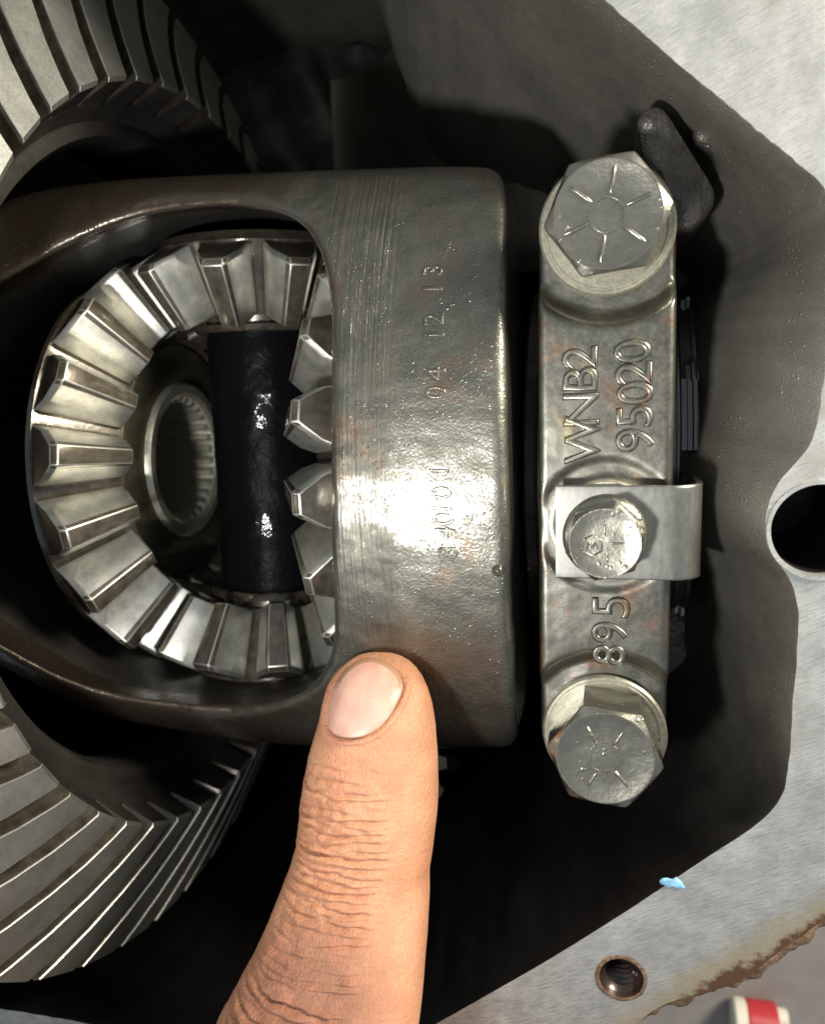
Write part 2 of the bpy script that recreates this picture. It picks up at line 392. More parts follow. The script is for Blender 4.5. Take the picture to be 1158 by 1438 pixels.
v, f = strip([ring0, ring1, ring2]); part('rust_ring', v, f, 'rust', housing, 180, HB)
# sealer squeezed out along the outer edge
idx = [i for i, p in enumerate(outer) if p.y < -560 and -60 < p.x < 430]
path = [outer[i] for i in idx]; loops = []
for i, p in enumerate(path):
    a, b = path[max(0, i - 4)], path[min(len(path) - 1, i + 4)]
    tn = (b - a).normalized(); nn = Vector((-tn.y, tn.x, 0)); L = []
    if nn.y > 0: nn = -nn
    big = 4 + 7 * max(0, fbm(p.x * .012, p.y * .012, 2) + .25)
    for k in range(16):
        t = 2 * PI * k / 16; rr = big + 3.5 * fbm(p.x * .03, p.y * .03, k * .2) + .8 * fbm(p.x * .14, p.y * .14, k * .5)
        L.append(p + nn * (big * .8 + rr * 1.5 * math.cos(t)) + Vector((0, 0, -14 - big * .3 + rr * 1.0 * math.sin(t))))
    loops.append(L)
v, f = strip(loops); part('sealer_bead', v, f, 'rust', housing, 180, HB)
# saddle blocks under the cap, ribs
def lump(name, pts, mat, sub=3, rough=3.0, wl=.03):
    """convex lump through points, subdivided and roughened"""
    bm = bmesh.new()
    for p in pts: bm.verts.new(p)
    r = bmesh.ops.convex_hull(bm, input=bm.verts)
    bmesh.ops.delete(bm, geom=[g for g in r['geom_interior'] if isinstance(g, bmesh.types.BMVert)], context='VERTS')
    bmesh.ops.bevel(bm, geom=list(bm.edges) + list(bm.verts), offset=14, segments=3, profile=.6, affect='EDGES', clamp_overlap=True)
    bmesh.ops.triangulate(bm, faces=bm.faces)
    for _ in range(sub):
        long = [e for e in bm.edges if e.calc_length() > 16]
        if not long: break
        bmesh.ops.subdivide_edges(bm, edges=long, cuts=1); bmesh.ops.triangulate(bm, faces=bm.faces)
    for vv in bm.verts:
        vv.co += Vector([fbm(vv.co.x * wl + q * 7, vv.co.y * wl, vv.co.z * wl) * rough for q in range(3)])
    vs = [tuple(x.co) for x in bm.verts]; bm.verts.index_update(); fs = [tuple(x.index for x in q.verts) for q in bm.faces]; bm.free()
    return part(name, vs, fs, mat, housing, 180, HB)
def prism(quad, z0, z1, grow=1.12):
    c = sum((Vector(q) for q in quad), Vector((0, 0))) / len(quad)
    return [(q[0], q[1], z1) for q in quad] + [(c.x + (q[0] - c.x) * grow, c.y + (q[1] - c.y) * grow, z0) for q in quad]
lump('saddle_block', prism([(-100, 120), (150, 120), (190, 360), (-100, 340)], -1380, -400), 'inside')
lump('saddle_block', prism([(-100, -430), (150, -430), (190, -690), (-120, -700)], -1380, -400), 'wet')
def boss(ends, z1):
    pts = []
    for u, v, z, r in ends:
        c_ = P(u, v, z)
        for a in range(18):
            for e_ in range(5):
                ca = math.cos(e_ * PI / 8); pts.append((c_.x + r * ca * math.cos(a * PI / 9), c_.y + r * ca * math.sin(a * PI / 9), z - r * .6 + r * .6 * math.sin(e_ * PI / 8)))
            pts.append((c_.x * 1.06 + r * 1.25 * math.cos(a * PI / 9), c_.y * 1.06 + r * 1.25 * math.sin(a * PI / 9), z1))
    bm = bmesh.new()
    for p_ in pts: bm.verts.new(p_)
    r_ = bmesh.ops.convex_hull(bm, input=bm.verts); bmesh.ops.delete(bm, geom=[g_ for g_ in bm.verts if not g_.link_faces], context='VERTS')
    for _ in range(4):
        es = [e_ for e_ in bm.edges if e_.calc_length() > 9 and max(v_.co.z for v_ in e_.verts) > -150]
        bmesh.ops.subdivide_edges(bm, edges=es, cuts=1); bmesh.ops.triangulate(bm, faces=bm.faces)
    bmesh.ops.smooth_vert(bm, verts=bm.verts, factor=.5, use_axis_x=True, use_axis_y=True, use_axis_z=True)
    for v_ in bm.verts: v_.co.z += 2.2 * fbm(v_.co.x * .05, v_.co.y * .05, 2)
    bm.verts.index_update(); vs = [tuple(x_.co) for x_ in bm.verts]; fs = [tuple(x_.index for x_ in q_.verts) for q_ in bm.faces]; bm.free()
    part('casting_rib', vs, fs, 'wet', housing, 180, HB)
boss([(917, 168, -20, 20), (955, 285, -45, 36), (975, 275, -60, 28)], -430)
boss([(990, 185, -60, 16), (1010, 200, -80, 18)], -330)
# upper bulkhead seen past the carrier (shaped to read as lit haze fading leftward)
bv = []
for a in range(81):
    t_ = a / 80; bv.append([Vector((-790 + 950 * t_, y, -1330 + 800 * sstep(0, .80, t_) - 60 * sstep(.85, 1.0, t_))) for y in range(200, 861, 12)])
vv_, ff_ = strip(bv, False); part('pinion_bulkhead', vv_, ff_, 'wall', housing, 180, HB)

# ------------------------------------------------------------------ carrier (differential case)
carrier = thing('differential_case', (-560, AX_Y, AX_Z), 'oil-coated steel differential case with a rounded window showing small gears', 'gear case')
CB = Vector((-560, AX_Y, AX_Z))
RC = 720.0
def zcyl(y): return 45 - (RC - math.sqrt(max(100, RC * RC - (y - AX_Y) ** 2)))
def on_case(u, v, dz=0):
    z = 0
    for _ in range(8):
        p = P(u, v, z); z = zcyl(p.y) + dz
    return P(u, v, z)
outer_c = [(-330, 460), (-170, 350), (-60, 303), (0, 284), (60, 266), (150, 253), (250, 247), (350, 243), (450, 239), (560, 235), (660, 233), (693, 236), (708, 252), (713, 300), (712, 400), (713, 500),
           (714, 600), (716, 700), (718, 800), (722, 900), (726, 1000), (728, 1030), (720, 1046), (700, 1050), (600, 1051), (500, 1050), (420, 1047), (350, 1041), (280, 1031), (200, 1017), (140, 1003),
           (80, 977), (30, 950), (-20, 925), (-80, 895), (-150, 860), (-330, 780), (-400, 640)]
inner_c = [(466, 500), (466, 440), (462, 395), (450, 350), (428, 316), (395, 298), (350, 291), (280, 290), (200, 303), (130, 329), (70, 360), (0, 400), (-90, 450), (-190, 530), (-225, 640), (-190, 750), (-100, 845),
           (0, 902), (60, 938), (130, 966), (200, 980), (300, 990), (380, 988), (430, 972), (458, 940), (470, 900), (470, 860), (467, 800), (465, 650)]
def ray_hit(poly, c, a):
    d = (math.cos(a), math.sin(a)); best = 0
    n = len(poly)
    for i in range(n):
        p, q = poly[i], poly[(i + 1) % n]
        ex, ey = q[0] - p[0], q[1] - p[1]; den = d[0] * ey - d[1] * ex
        if abs(den) < 1e-9: continue
        t = ((p[0] - c[0]) * ey - (p[1] - c[1]) * ex) / den; s = ((p[0] - c[0]) * d[1] - (p[1] - c[1]) * d[0]) / den
        if t > 0 and -1e-6 <= s <= 1 + 1e-6: best = max(best, t)
    return (c[0] + d[0] * best, c[1] + d[1] * best)
oc, ic = chaikin(outer_c, 2), chaikin(inner_c, 2); ctr = (240, 645); NA = 520
ip = [ray_hit(ic, ctr, 2 * PI * k / NA) for k in range(NA)]; op = [ray_hit(oc, ctr, 2 * PI * k / NA) for k in range(NA)]
ts = [0, .004, .012, .025, .045, .07, .10, .14, .19, .25, .32, .4, .5, .6, .68, .75, .81, .86, .90, .93, .955, .975, .988, .996, 1]
loops = []
def rnd(d, r): return 0 if d >= r else r - math.sqrt(max(0, r * r - (r - d) ** 2))
for t in ts:
    L = []
    for k in range(NA):
        a, b = ip[k], op[k]; ln = math.hypot(a[0] - b[0], a[1] - b[1])
        tt = t
        u, v_ = a[0] + (b[0] - a[0]) * tt, a[1] + (b[1] - a[1]) * tt
        arm = sstep(430, 300, u)                              # the two arms are round in section
        rr_i = 14 + 16 * arm; rr_o = 20 + 14 * arm
        dz = -rnd(t * ln, min(rr_i, ln * .55)) - rnd((1 - t) * ln, min(rr_o, ln * .5))
        p = on_case(u, v_, dz)
        p = p + Vector((0, 0, fbm(p.x * .02, p.y * .02, 1) * 1.2)); L.append(p)
    loops.append(L)
inw = [[Vector((p.x, p.y, z)) + Vector((p.x - CB.x, p.y - CB.y, 0)) * k for p in loops[0]] for z, k in ((-200, .01), (-330, .03), (-560, .02), (-690, -.15))]
for i, q in enumerate(inw[0]): q.z = min(q.z, loops[0][i].z - 12)
rim = [[p.lerp(q_, .35) for p, q_ in zip(loops[0], inw[0])]]
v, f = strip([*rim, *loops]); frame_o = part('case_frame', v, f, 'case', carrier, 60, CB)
v, f = strip([*inw[::-1], rim[0]]); part('window_wall', v, f, 'inside', carrier, 60, CB)  # black colour stands in for shade inside the window
ow = [[Vector((p.x + (-560 - p.x) * k, p.y + (AX_Y - p.y) * k, z)) for p in loops[-1]] for z, k in ((-220, .0), (-440, .03), (-690, .10))]
for i, q in enumerate(ow[0]): q.z = min(q.z, loops[-1][i].z - 10)
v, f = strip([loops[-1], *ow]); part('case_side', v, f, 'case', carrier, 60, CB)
v, f = strip([ow[-1], inw[-1]]); part('case_back', v, f, 'inside', carrier, 60, CB)
# flange that carries the ring gear and the stepped bore on the far left
v, f = lathe([(685, -880), (685, -872), (640, -872), (630, -866), (612, -866), (600, -886), (595, -950)], 160, 'X'); part('ring_gear_flange', move(v, (0, AX_Y, AX_Z)), f, 'inside', carrier, 40, CB)  # coloured black for the shade behind the ring teeth
v, f = lathe([(150, -128), (160, -122), (292, -122), (296, -118), (296, -102), (288, -101)], 120, 'X', cap0=True); part('bearing_journal', move(v, (0, AX_Y, AX_Z)), f, 'inside', carrier, 40, CB)  # journal blackened: the gap's shade is in its colour
# little oil drop / pip near the case edge
p = on_case(699, 801, 0)
v, f = lathe([(9, -1), (8.5, 2.5), (6.5, 5.5), (3.5, 7.4), (.4, 8)], 20, cap1=True)
tag(part('oil_drop', move(v, p), f, 'drop', None, 180, None), 'single tiny bead of oil near the case edge facing the bearing cap', 'oil drop')

# ------------------------------------------------------------------ text
def glyph_mesh(txt, size, depth, bev):
    cu = bpy.data.curves.new('lettering', 'FONT'); cu.body = txt; cu.size = size * S; cu.extrude = depth * S; cu.bevel_depth = bev * S; cu.bevel_resolution = 1
    cu.align_x = 'CENTER'; cu.align_y = 'CENTER'; cu.resolution_u = 4; cu.offset = -min(bev, size * .045) * .60 * S; cu.bevel_resolution = 2
    o = bpy.data.objects.new('lettering', cu); COL.objects.link(o)
    me = bpy.data.meshes.new_from_object(o.evaluated_get(bpy.context.evaluated_depsgraph_get()))
    bpy.data.objects.remove(o); bpy.data.curves.remove(cu); me.materials.clear(); return me
def glyph(name, ch, pos, size, depth, bev, mat, parent, base, tilt=None, rotz=PI / 2, sx=1.0, off=.0):
    me = glyph_mesh(ch, size, depth, bev); me.materials.append(MAT[mat]); me.name = name
    me.polygons.foreach_set('use_smooth', [True] * len(me.polygons)); me.set_sharp_from_angle(angle=math.radians(35))
    m = Matrix.Translation((Vector(pos) - base) * S) @ (tilt or Matrix.Identity(4)) @ Matrix.Rotation(rotz, 4, 'Z') @ Matrix.Diagonal((sx, 1, 1, 1))
    return add(name, me, parent, m)
for ch, u, v_ in (('8', 630, 776), ('4', 626, 748), ('0', 624, 729), ('1', 622, 714), ('0', 621, 692), ('1', 618, 661), ('0', 613, 551), ('4', 613, 524), ('1', 611, 470), ('2', 610, 448), ('1', 609, 405), ('3', 609, 379)):
    p = on_case(u, v_, -.5); e = 4
    ang = math.atan2(zcyl(p.y + e) - zcyl(p.y - e), 2 * e)
    glyph('stamped_figure', ch, p, 40, .5, 1.7, 'case', frame_o, CB, Matrix.Rotation(ang, 4, 'X'), PI / 2 + random.uniform(-.06, .06), .95)

# ------------------------------------------------------------------ bearing cap
B1 = P(853, 300, 60); B2 = P(849, 1066, 60)
capo = thing('bearing_clamp', (0, AX_Y, AX_Z), 'cast steel bearing cap strip with raised foundry lettering between two large bolts', 'bearing clamp')
KB = Vector((0, AX_Y, AX_Z))
ZP = -32
ylo, yhi = B2.y - 92, B1.y + 92
NX, NY = 48, 260
def halfw(y):
    if y > B1.y: return math.sqrt(max(30, 92 ** 2 - (y - B1.y) ** 2)) * .98
    if y < B2.y: return math.sqrt(max(30, 92 ** 2 - (y - B2.y) ** 2)) * .98
    return 90
BOSS = P(850, 738, 0)
def cap_z(x, y):
    z = 2 - .00010 * (y - AX_Y) ** 2
    for b in (B1, B2):
        d = math.hypot(x - b.x, y - b.y); z = min(z, ZP) if d < 108 else ZP + (z - ZP) * sstep(108, 136, d)
    d = math.hypot(x - BOSS.x, y - BOSS.y)
    z -= 5 * sstep(100, 84, d) * sstep(60, 74, d)
    hw = halfw(y); z -= rnd(hw - abs(x), 11)
    return z + fbm(x * .025, y * .025, 4) * .5
rows = []; 
for j in range(NY + 1):
    y = ylo + (yhi - ylo) * j / NY; hw = halfw(y)
    L = []
    for i in range(NX + 1):
        q = -1 + 2 * i / NX; q = math.sin(q * PI / 2) * .35 + q * .65
        x = q * hw; L.append(Vector((x, y, cap_z(x, y))))
    dy = abs(y - AX_Y); zb = AX_Z + math.sqrt(max(0, 330 ** 2 - dy * dy)) if dy < 330 else AX_Z
    zb = min(zb, -60)
    L = [Vector((L[0].x * .98, y, zb))] + L + [Vector((L[-1].x * .98, y, zb))]
    rows.append(L)
v, f = strip(rows, False); nn = NX + 3
f.append(tuple(range(nn))); f.append(tuple(NY * nn + k for k in range(nn - 1, -1, -1)))
cap_o = part('cap_body', v, f, 'cap', capo, 50, KB)
v, f = lathe([(66, -12), (66, 16), (63, 19), (20, 19)], 64); part('tab_boss', move(v, (BOSS.x, BOSS.y, 0)), f, 'washer', capo, 40, KB)
for ch, u, v_, sz in (('W', 820, 618, 66), ('N', 818, 575, 66), ('B', 817, 534, 64), ('2', 816, 502, 64), ('9', 894, 618, 70), ('5', 893, 584, 66), ('0', 894, 552, 66), ('2', 892, 524, 66), ('0', 890, 493, 66),
                      ('8', 857, 920, 62), ('9', 858, 888, 68), ('5', 860, 852, 72)):
    p = P(u, v_, 0); p.z = max(cap_z(p.x + dx_, p.y + dy_) for dx_ in (-14, 0, 14) for dy_ in (-10, 0, 10)) + .3; p = P(u, v_, p.z)
    glyph('cast_letter', ch, p, sz, .2, 3.4, 'cap', cap_o, KB, None, PI / 2 + random.uniform(-.04, .04), 1.0 if ch != 'W' else .92)

# ------------------------------------------------------------------ bolts and washers
def hexhead(af, h, phase, dish=1.5, cham=.40, top=.955):
    seg = 120; rt = af * .5 * top
    def rh(a):
        q = ((a - phase + PI / 6) % (PI / 3)) - PI / 6
        return af / 2 / math.cos(q) * (1 - .012 * (abs(q) / (PI / 6)) ** 12)
    A = [2 * PI * k / seg + phase + PI / 6 for k in range(seg)]
    def ring(fr, fz): return [Vector((fr(a) * math.cos(a), fr(a) * math.sin(a), fz(a))) for a in A]
    loops = [ring(rh, lambda a: 0), ring(rh, lambda a: h - (rh(a) - rt) * cham - 3.5), ring(lambda a: rh(a) - 1.6, lambda a: h - (rh(a) - rt) * cham - 1.2), ring(lambda a: rt, lambda a: h), ring(lambda a: rt * .96, lambda a: h),
             ring(lambda a: rt * .90, lambda a: h - dish), ring(lambda a: rt * .4, lambda a: h - dish * 1.2), ring(lambda a: 1, lambda a: h - dish * 1.2)]
    v, f = strip(loops); f.append(tuple(range(7 * seg, 8 * seg))); return v, f
def bar(a0, r0, r1, w, z, h):
    """raised rounded bar lying on the head, from r0 to r1 at angle a0"""
    c, s = math.cos(a0), math.sin(a0); v = []
    for r, ww, zz in ((r0, .35, 0), (r0, .5, h * .6), (r1, .5, h * .6), (r1, .35, 0)): pass
    prof = [(-w, -1), (-w * .7, h * .7), (0, h), (w * .7, h * .7), (w, -1)]
    loops = []
    n = 7
    for i in range(n):
        t = i / (n - 1); r = r0 + (r1 - r0) * t; e = 1 if 0 < i < n - 1 else .45
        loops.append([Vector((r * c - q * e * s, r * s + q * e * c, z + hh * (e if hh > 0 else 1))) for q, hh in prof])
    v, f = strip(loops, False); f.append(tuple(range(5))); f.append(tuple(range((n - 1) * 5 + 4, (n - 1) * 5 - 1, -1))); return v, f
def ringmark(r, w, z, h, a0=0, a1=2 * PI, seg=40):
    loops = []
    full = abs(a1 - a0 - 2 * PI) < 1e-6
    for q, hh in ((-w, -1), (-w * .6, h * .8), (w * .6, h * .8), (w, -1)):
        loops.append([Vector(((r + q) * math.cos(a), (r + q) * math.sin(a), z + hh)) for a in [a0 + (a1 - a0) * k / (seg if full else seg - 1) for k in range(seg)]])
    return strip(loops, full)
def washer(c, r, z0, th, label):
    o = thing('washer', (c.x, c.y, z0), label, 'washer', 'washers under the cap bolts')
    v, f = lathe([(40, 0), (r - 3, 0), (r, 3), (r, th - 3), (r - 3, th), (40, th)], 96); part('disc', v, f, 'washer', o, 40)
    v, f = ringmark(r - 9, 2.5, th, 1.5); part('raised_edge', v, f, 'washer', o, 60)
W_TH = 12
washer(Vector((B1.x - 1, B1.y - 3, 0)), 89, ZP, W_TH, 'dull steel washer under the bolt head beside the casting rib')
washer(Vector((B2.x - 1, B2.y, 0)), 89, ZP, W_TH, 'dull steel washer under the bolt head with worn cross marks')
def bolt(c, z0, af, h, phase, marks, label, ring=True):
    o = thing('hex_bolt', (c.x, c.y, z0), label, 'bolt', 'bearing cap bolts')
    v, f = hexhead(af, h, phase); hd = part('head', v, f, 'bolt', o, 24)
    v, f = lathe([(38, 0), (38, -z0 - 400 if False else -250)], 32, cap1=True); part('shank', v, f, 'bolt', o, 40)
    for a, r0, r1, w_ in marks:
        v, f = bar(a, r0, r1, w_, h - 2.2, 3.2); part('grade_mark', v, f, 'bolt', hd, 60)
    if ring:
        v, f = ringmark(21, 2.2, h - 2.2, 2.6); part('centre_ring', v, f, 'bolt', hd, 60)
    return o
AF = 138
R_ = math.radians
bolt(B1, ZP + W_TH, AF, 80, R_(-23), [(R_(a), 25, 57, 3.2) for a in (82, 22, -38, -98, -158, 142)], 'large oily hex bolt head with six radial lines, washer crescent below it')
bolt(B2, ZP + W_TH, AF, 80, R_(-38), [(R_(a), 22 if a != 118 else 24, 50, 2.4) for a in (118, -52, -118, 60)], 'large hex bolt head with dark upper flank and faint cross marks', True)

# ------------------------------------------------------------------ lock tab and its small bolt
YT, YB = P(880, 682, 27).y, P(880, 814, 27).y
tab = thing('lock_tab', (BOSS.x, (YT + YB) / 2, 19.5), 'bright bent sheet-metal lock tab bolted across the bearing cap', 'lock tab')
TB = Vector((BOSS.x, (YT + YB) / 2, 19.5))
xl = P(780, 748, 27).x; prof = [(xl, 0), (xl + 30, 0), (40, 0), (84, 0), (90, 0)]
prof_out = []; rad = 42; xc = P(986, 748, 0).x - rad
pts = [(xl, 28), (xl + 40, 28), (20, 28), (xc - 14, 28)] + [(xc + rad * math.sin(t), 28 - rad + rad * math.cos(t)) for t in [k * PI / 2 / 10 for k in range(11)]] + [(xc + rad, -40), (xc + rad, -95)]
pin = [(xl, 20), (xl + 40, 20), (20, 20), (xc - 14, 20)] + [(xc + (rad - 8) * math.sin(t), 28 - rad + (rad - 8) * math.cos(t)) for t in [k * PI / 2 / 10 for k in range(11)]] + [(xc + rad - 8, -40), (xc + rad - 8, -95)]
loop = pts + pin[::-1]
ys = [YB, YB + 1.5, YB + 4, YB + 10, (YB + YT) / 2, YT - 10, YT - 4, YT - 1.5, YT]; loops = []
for y in ys:
    e = min(y - YB, YT - y); ins = rnd(e, 3) if e < 3 else 0
    L = []
    cxm = [(a, b) for a, b in loop]
    for i, (x, z) in enumerate(loop):
        yy = y
        L.append(Vector((x, yy, z - (ins * .6 if i < len(pts) else -ins * .6))))
    loops.append(L)
v, f = strip(loops); n = len(loop); m0 = len(pts)
for base_i in (0, (len(ys) - 1) * n):
    for i in range(m0 - 1): f.append((base_i + i, base_i + i + 1, base_i + n - 2 - i, base_i + n - 1 - i))
part('plate', v, f, 'tab', tab, 40, TB)
SB = P(849, 767, 75)
sb = thing('hex_bolt', (SB.x, SB.y + 4, 28.5), 'small hex bolt with three short lines holding the bright lock tab', 'bolt', 'bearing cap bolts')
v, f = lathe([(54, 0), (56, 2), (56, 6), (52, 11), (46, 13), (46, 16)], 72); part('flange', v, f, 'bolt', sb, 50)
v, f = hexhead(92, 50, R_(-14), 1.2, .5, .99); hd = part('head', v, f, 'bolt', sb, 24)
v, f = lathe([(22, -.5), (22, -80)], 24, cap1=True); part('shank', v, f, 'bolt', sb, 40)
for a, r0, r1 in ((92, 10, 27), (2, 5, 25), (-82, 12, 26)):
    v, f = bar(R_(a), r0, r1, 1.7, 48.6, 2); part('grade_mark', v, f, 'bolt', hd, 60)
hx = [Vector((-16 + 14 * math.cos(a), -3 + 14 * math.sin(a), 0)) for a in [PI / 6 + k * PI / 3 for k in range(6)]]
def polyline(pts, w_, z, h):
    V, Fc = [], []
    for a, b in zip(pts, pts[1:]):
        d = b - a; ang = math.atan2(d.y, d.x); vv, ff = bar(0, -w_ * .5, d.length + w_ * .5, w_, z, h); m = Matrix.Translation((a.x, a.y, 0)) @ Matrix.Rotation(ang, 4, 'Z')
        o = len(V); V += [m @ Vector(q) for q in vv]; Fc += [tuple(i + o for i in q) for q in ff]
    return V, Fc
v, f = polyline(hx + [hx[0]], 1.3, 48.6, 1.8); part('maker_mark', v, f, 'bolt', hd, 60)
v, f = polyline([Vector((-23, -9, 0)), Vector((-20, 2, 0)), Vector((-16, -7, 0)), Vector((-12, 3, 0)), Vector((-9, -7, 0))], 1.2, 48.6, 1.8); part('maker_mark', v, f, 'bolt', hd, 60)

# ------------------------------------------------------------------ bearing adjuster and bearing edge
adj = thing('bearing_adjuster', (120, AX_Y, AX_Z), 'dark grooved adjuster ring beside the bearing cap under the lock tab', 'adjuster ring')
AB = Vector((120, AX_Y, AX_Z)); loops = []; N = 288
for x, r in ((93, 240), (93, 286), (96, 290), (101, 290), (103, 286), (107, 286), (109, 291), (116, 291), (118, 287), (124, 287), (126, 291), (131, 291), (134, 286), (136, 270), (136, 240)):
    loops.append([Vector((x, AX_Y + (r - (16 if (k // 6) % 4 == 0 and r > 280 and x > 112 else 0)) * math.sin(2 * PI * k / N), AX_Z + (r - (16 if (k // 6) % 4 == 0 and r > 280 and x > 112 else 0)) * math.cos(2 * PI * k / N))) for k in range(N)])
v, f = strip(loops); part('grooved_ring', v, f, 'bearing', adj, 40, AB)
brg = thing('roller_bearing', (-60, AX_Y, AX_Z), 'dark roller bearing edge in the gap between case and cap', 'bearing')
v, f = lathe([(200, -100), (318, -100), (322, -96), (322, -84), (322, 84), (322, 88), (200, 88)], 140, 'X'); part('outer_race', move(v, (0, AX_Y, AX_Z)), f, 'inside', brg, 40, Vector((-60, AX_Y, AX_Z)))  # race coloured black in place of shade in the gap

# ------------------------------------------------------------------ gears
def gear_tooth(N, delta, A1, A0, wt, wr, add, ded, rnde=.10):
    """one straight bevel tooth, apex at origin, axis +Z; widths as fractions of the pitch"""
    sd, cdl = math.sin(delta), math.cos(delta)
    def pt(A, phi, h):
        r = A * sd + h * cdl; z = A * cdl - h * sd
        return Vector((r * math.cos(phi), r * math.sin(phi), z))
    prof = [(-wr / 2, -ded), (-wr / 2 * .86, -ded * .75), (-(wr + wt) / 4 * 1.03, 0), (-wt / 2 * 1.08, add * .80), (-wt / 2 * .80, add), (wt / 2 * .80, add), (wt / 2 * 1.08, add * .80), ((wr + wt) / 4 * 1.03, 0), (wr / 2 * .86, -ded * .75), (wr / 2, -ded)]
    loops = []
    p = 2 * PI / N
    for A, k in ((A0, .0), (A0 + (A1 - A0) * .03, 1), (A0 + (A1 - A0) * .33, 1), (A0 + (A1 - A0) * .66, 1), (A1 - (A1 - A0) * .06, 1), (A1, .55)):
        m = A * sd * 2 / N
        L = []
        for q, h in prof:
            hh = h * m
            if k < 1 and h > -ded * .9: hh = hh - (1 - k) * m * .28 * (h + ded)
            L.append(pt(A, q * p * (1 if k == 1 else .96), hh))
        loops.append(L)
    v, f = strip(loops, False); n = len(prof)
    f.append(tuple(range(n))); f.append(tuple(range(6 * n - 1, 5 * n - 1, -1))); return v, f
def bevel_gear(name, N, delta, A1, A0, apex, axis, label, bore, hubz, phase, spline=False, face_mat='hub'):
    ax = Vector(axis); rot = ax.to_track_quat('Z', 'Y').to_matrix()
    if abs(ax.x) > .5:      # keep local X pointing at the camera
        rot = Matrix((Vector((0, 0, 1)), ax.cross(Vector((0, 0, 1))), ax)).transposed()
    else:
        rot = Matrix((Vector((0, 0, 1)), ax.cross(Vector((0, 0, 1))), ax)).transposed()
    o = thing(name, apex, label, 'gear', None, rot)
    v, f = gear_tooth(N, delta, A1, A0, .30, .94, 1.0, 1.12)
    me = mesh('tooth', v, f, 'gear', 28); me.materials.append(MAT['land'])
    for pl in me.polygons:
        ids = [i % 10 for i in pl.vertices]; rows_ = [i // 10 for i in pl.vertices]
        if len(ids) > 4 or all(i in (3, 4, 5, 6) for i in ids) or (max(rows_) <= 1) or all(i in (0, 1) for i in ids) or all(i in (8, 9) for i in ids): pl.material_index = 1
    soften(me, 1.8)
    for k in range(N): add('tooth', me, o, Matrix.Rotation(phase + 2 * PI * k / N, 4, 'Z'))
    sd, cdl = math.sin(delta), math.cos(delta); m1, m0 = A1 * sd * 2 / N, A0 * sd * 2 / N
    def rz(A, h): return (A * sd + h * cdl, A * cdl - h * sd)
    prof = [rz(A0 - 4, -1.0 * m0 - 14), rz(A0 - 3, -1.0 * m0), rz(A1 + 2, -1.0 * m1), rz(A1 + 6, -1.0 * m1 - 10), (A1 * sd * .8, A1 * cdl + 40)]
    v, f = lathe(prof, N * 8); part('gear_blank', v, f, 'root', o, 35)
    r_in = rz(A0 - 4, -1.0 * m0 - 14)
    prof = [r_in, (r_in[0] - 3, hubz + 3), (r_in[0] - 8, hubz), (bore + 30, hubz), (bore + 27, hubz - 6), (bore + 24, hubz - 10), (bore + 8, hubz - 10), (bore, hubz - 4), (bore, hubz + 2)]
    v, f = lathe(prof[:4], 160); part('gear_face', v, f, face_mat, o, 35)
    v, f = lathe(prof[3:], 160); part('hub_rim', v, f, 'spline' if spline else 'root', o, 35)
    if spline:
        ns = 30; loops = []
        for z in (hubz + 1.5, hubz + 6, hubz + 260):
            L = []
            for k in range(ns * 8):
                a = 2 * PI * k / (ns * 8); q = k % 8
                r = bore - (0, 0, 2, 10, 11, 11, 10, 2)[q] * (0 if z < hubz + 3 else 1)
                L.append(Vector((r * math.cos(a), r * math.sin(a), z)))
            loops.append(L)
        v, f = strip(loops); part('spline', v, f, 'spline', o, 25)
        v, f = lathe([(bore - 13, hubz + 262), (2, hubz + 262)], 40); part('bore_plug', v, f, 'root', o, 35)
    else:
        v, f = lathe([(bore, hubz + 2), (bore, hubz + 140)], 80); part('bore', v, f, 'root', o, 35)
    return o
APEX = Vector((-651, AX_Y, AX_Z)); DL = math.radians(58.5); A1, A0 = 452, 305
bevel_gear('side_gear', 18, DL, A1, A0, APEX, (-1, 0, 0), 'side gear with a ring of tapered teeth around a hollow splined hub', 128, 188, math.radians(7), True)
bevel_gear('side_gear', 18, DL, A1, A0, APEX, (1, 0, 0), 'side gear mostly hidden behind the case bridge, only tooth ends showing', 128, 188, math.radians(4), True)
bevel_gear('pinion_gear', 11, PI / 2 - DL, 436, A0, APEX, (0, 1, 0), 'small pinion gear in the window on the side away from the fingertip', 105, 258, math.radians(5), False, 'root')
bevel_gear('pinion_gear', 11, PI / 2 - DL, 436, A0, APEX, (0, -1, 0), 'small pinion gear in the window on the side beside the fingertip', 105, 258, math.radians(12), False, 'root')
# cross shaft
cs = thing('cross_shaft', (APEX.x, APEX.y - 300, APEX.z), 'thick black oil-wet shaft standing between the four small gears', 'shaft')
loops = []
for j in range(80):
    y = -290 + 580 * j / 79
    loops.append([Vector((APEX.x + (110 + 1.5 * fbm(math.cos(a) * 2, y * .02, math.sin(a) * 2)) * math.cos(a), AX_Y + y, APEX.z + (110 + 1.5 * fbm(math.cos(a) * 2, y * .02, math.sin(a) * 2)) * math.sin(a))) for a in [2 * PI * k / 72 for k in range(72)]])
v, f = strip(loops); f.append(tuple(range(72))); f.append(tuple(range(79 * 72, 80 * 72)))
part('shaft_body', v, f, 'shaft', cs, 180, Vector((APEX.x, APEX.y - 300, APEX.z)))
for s_ in (-1, 1):
    v, f = lathe([(104, 0), (124, 0), (127, 3 * s_), (127, 10 * s_), (124, 13 * s_), (104, 13 * s_)], 80)
    v = [(x + APEX.x, AX_Y + s_ * 246 + z, y + APEX.z) for x, y, z in v]; part('collar', v, f, 'root', cs, 40, Vector((APEX.x, APEX.y - 300, APEX.z)))

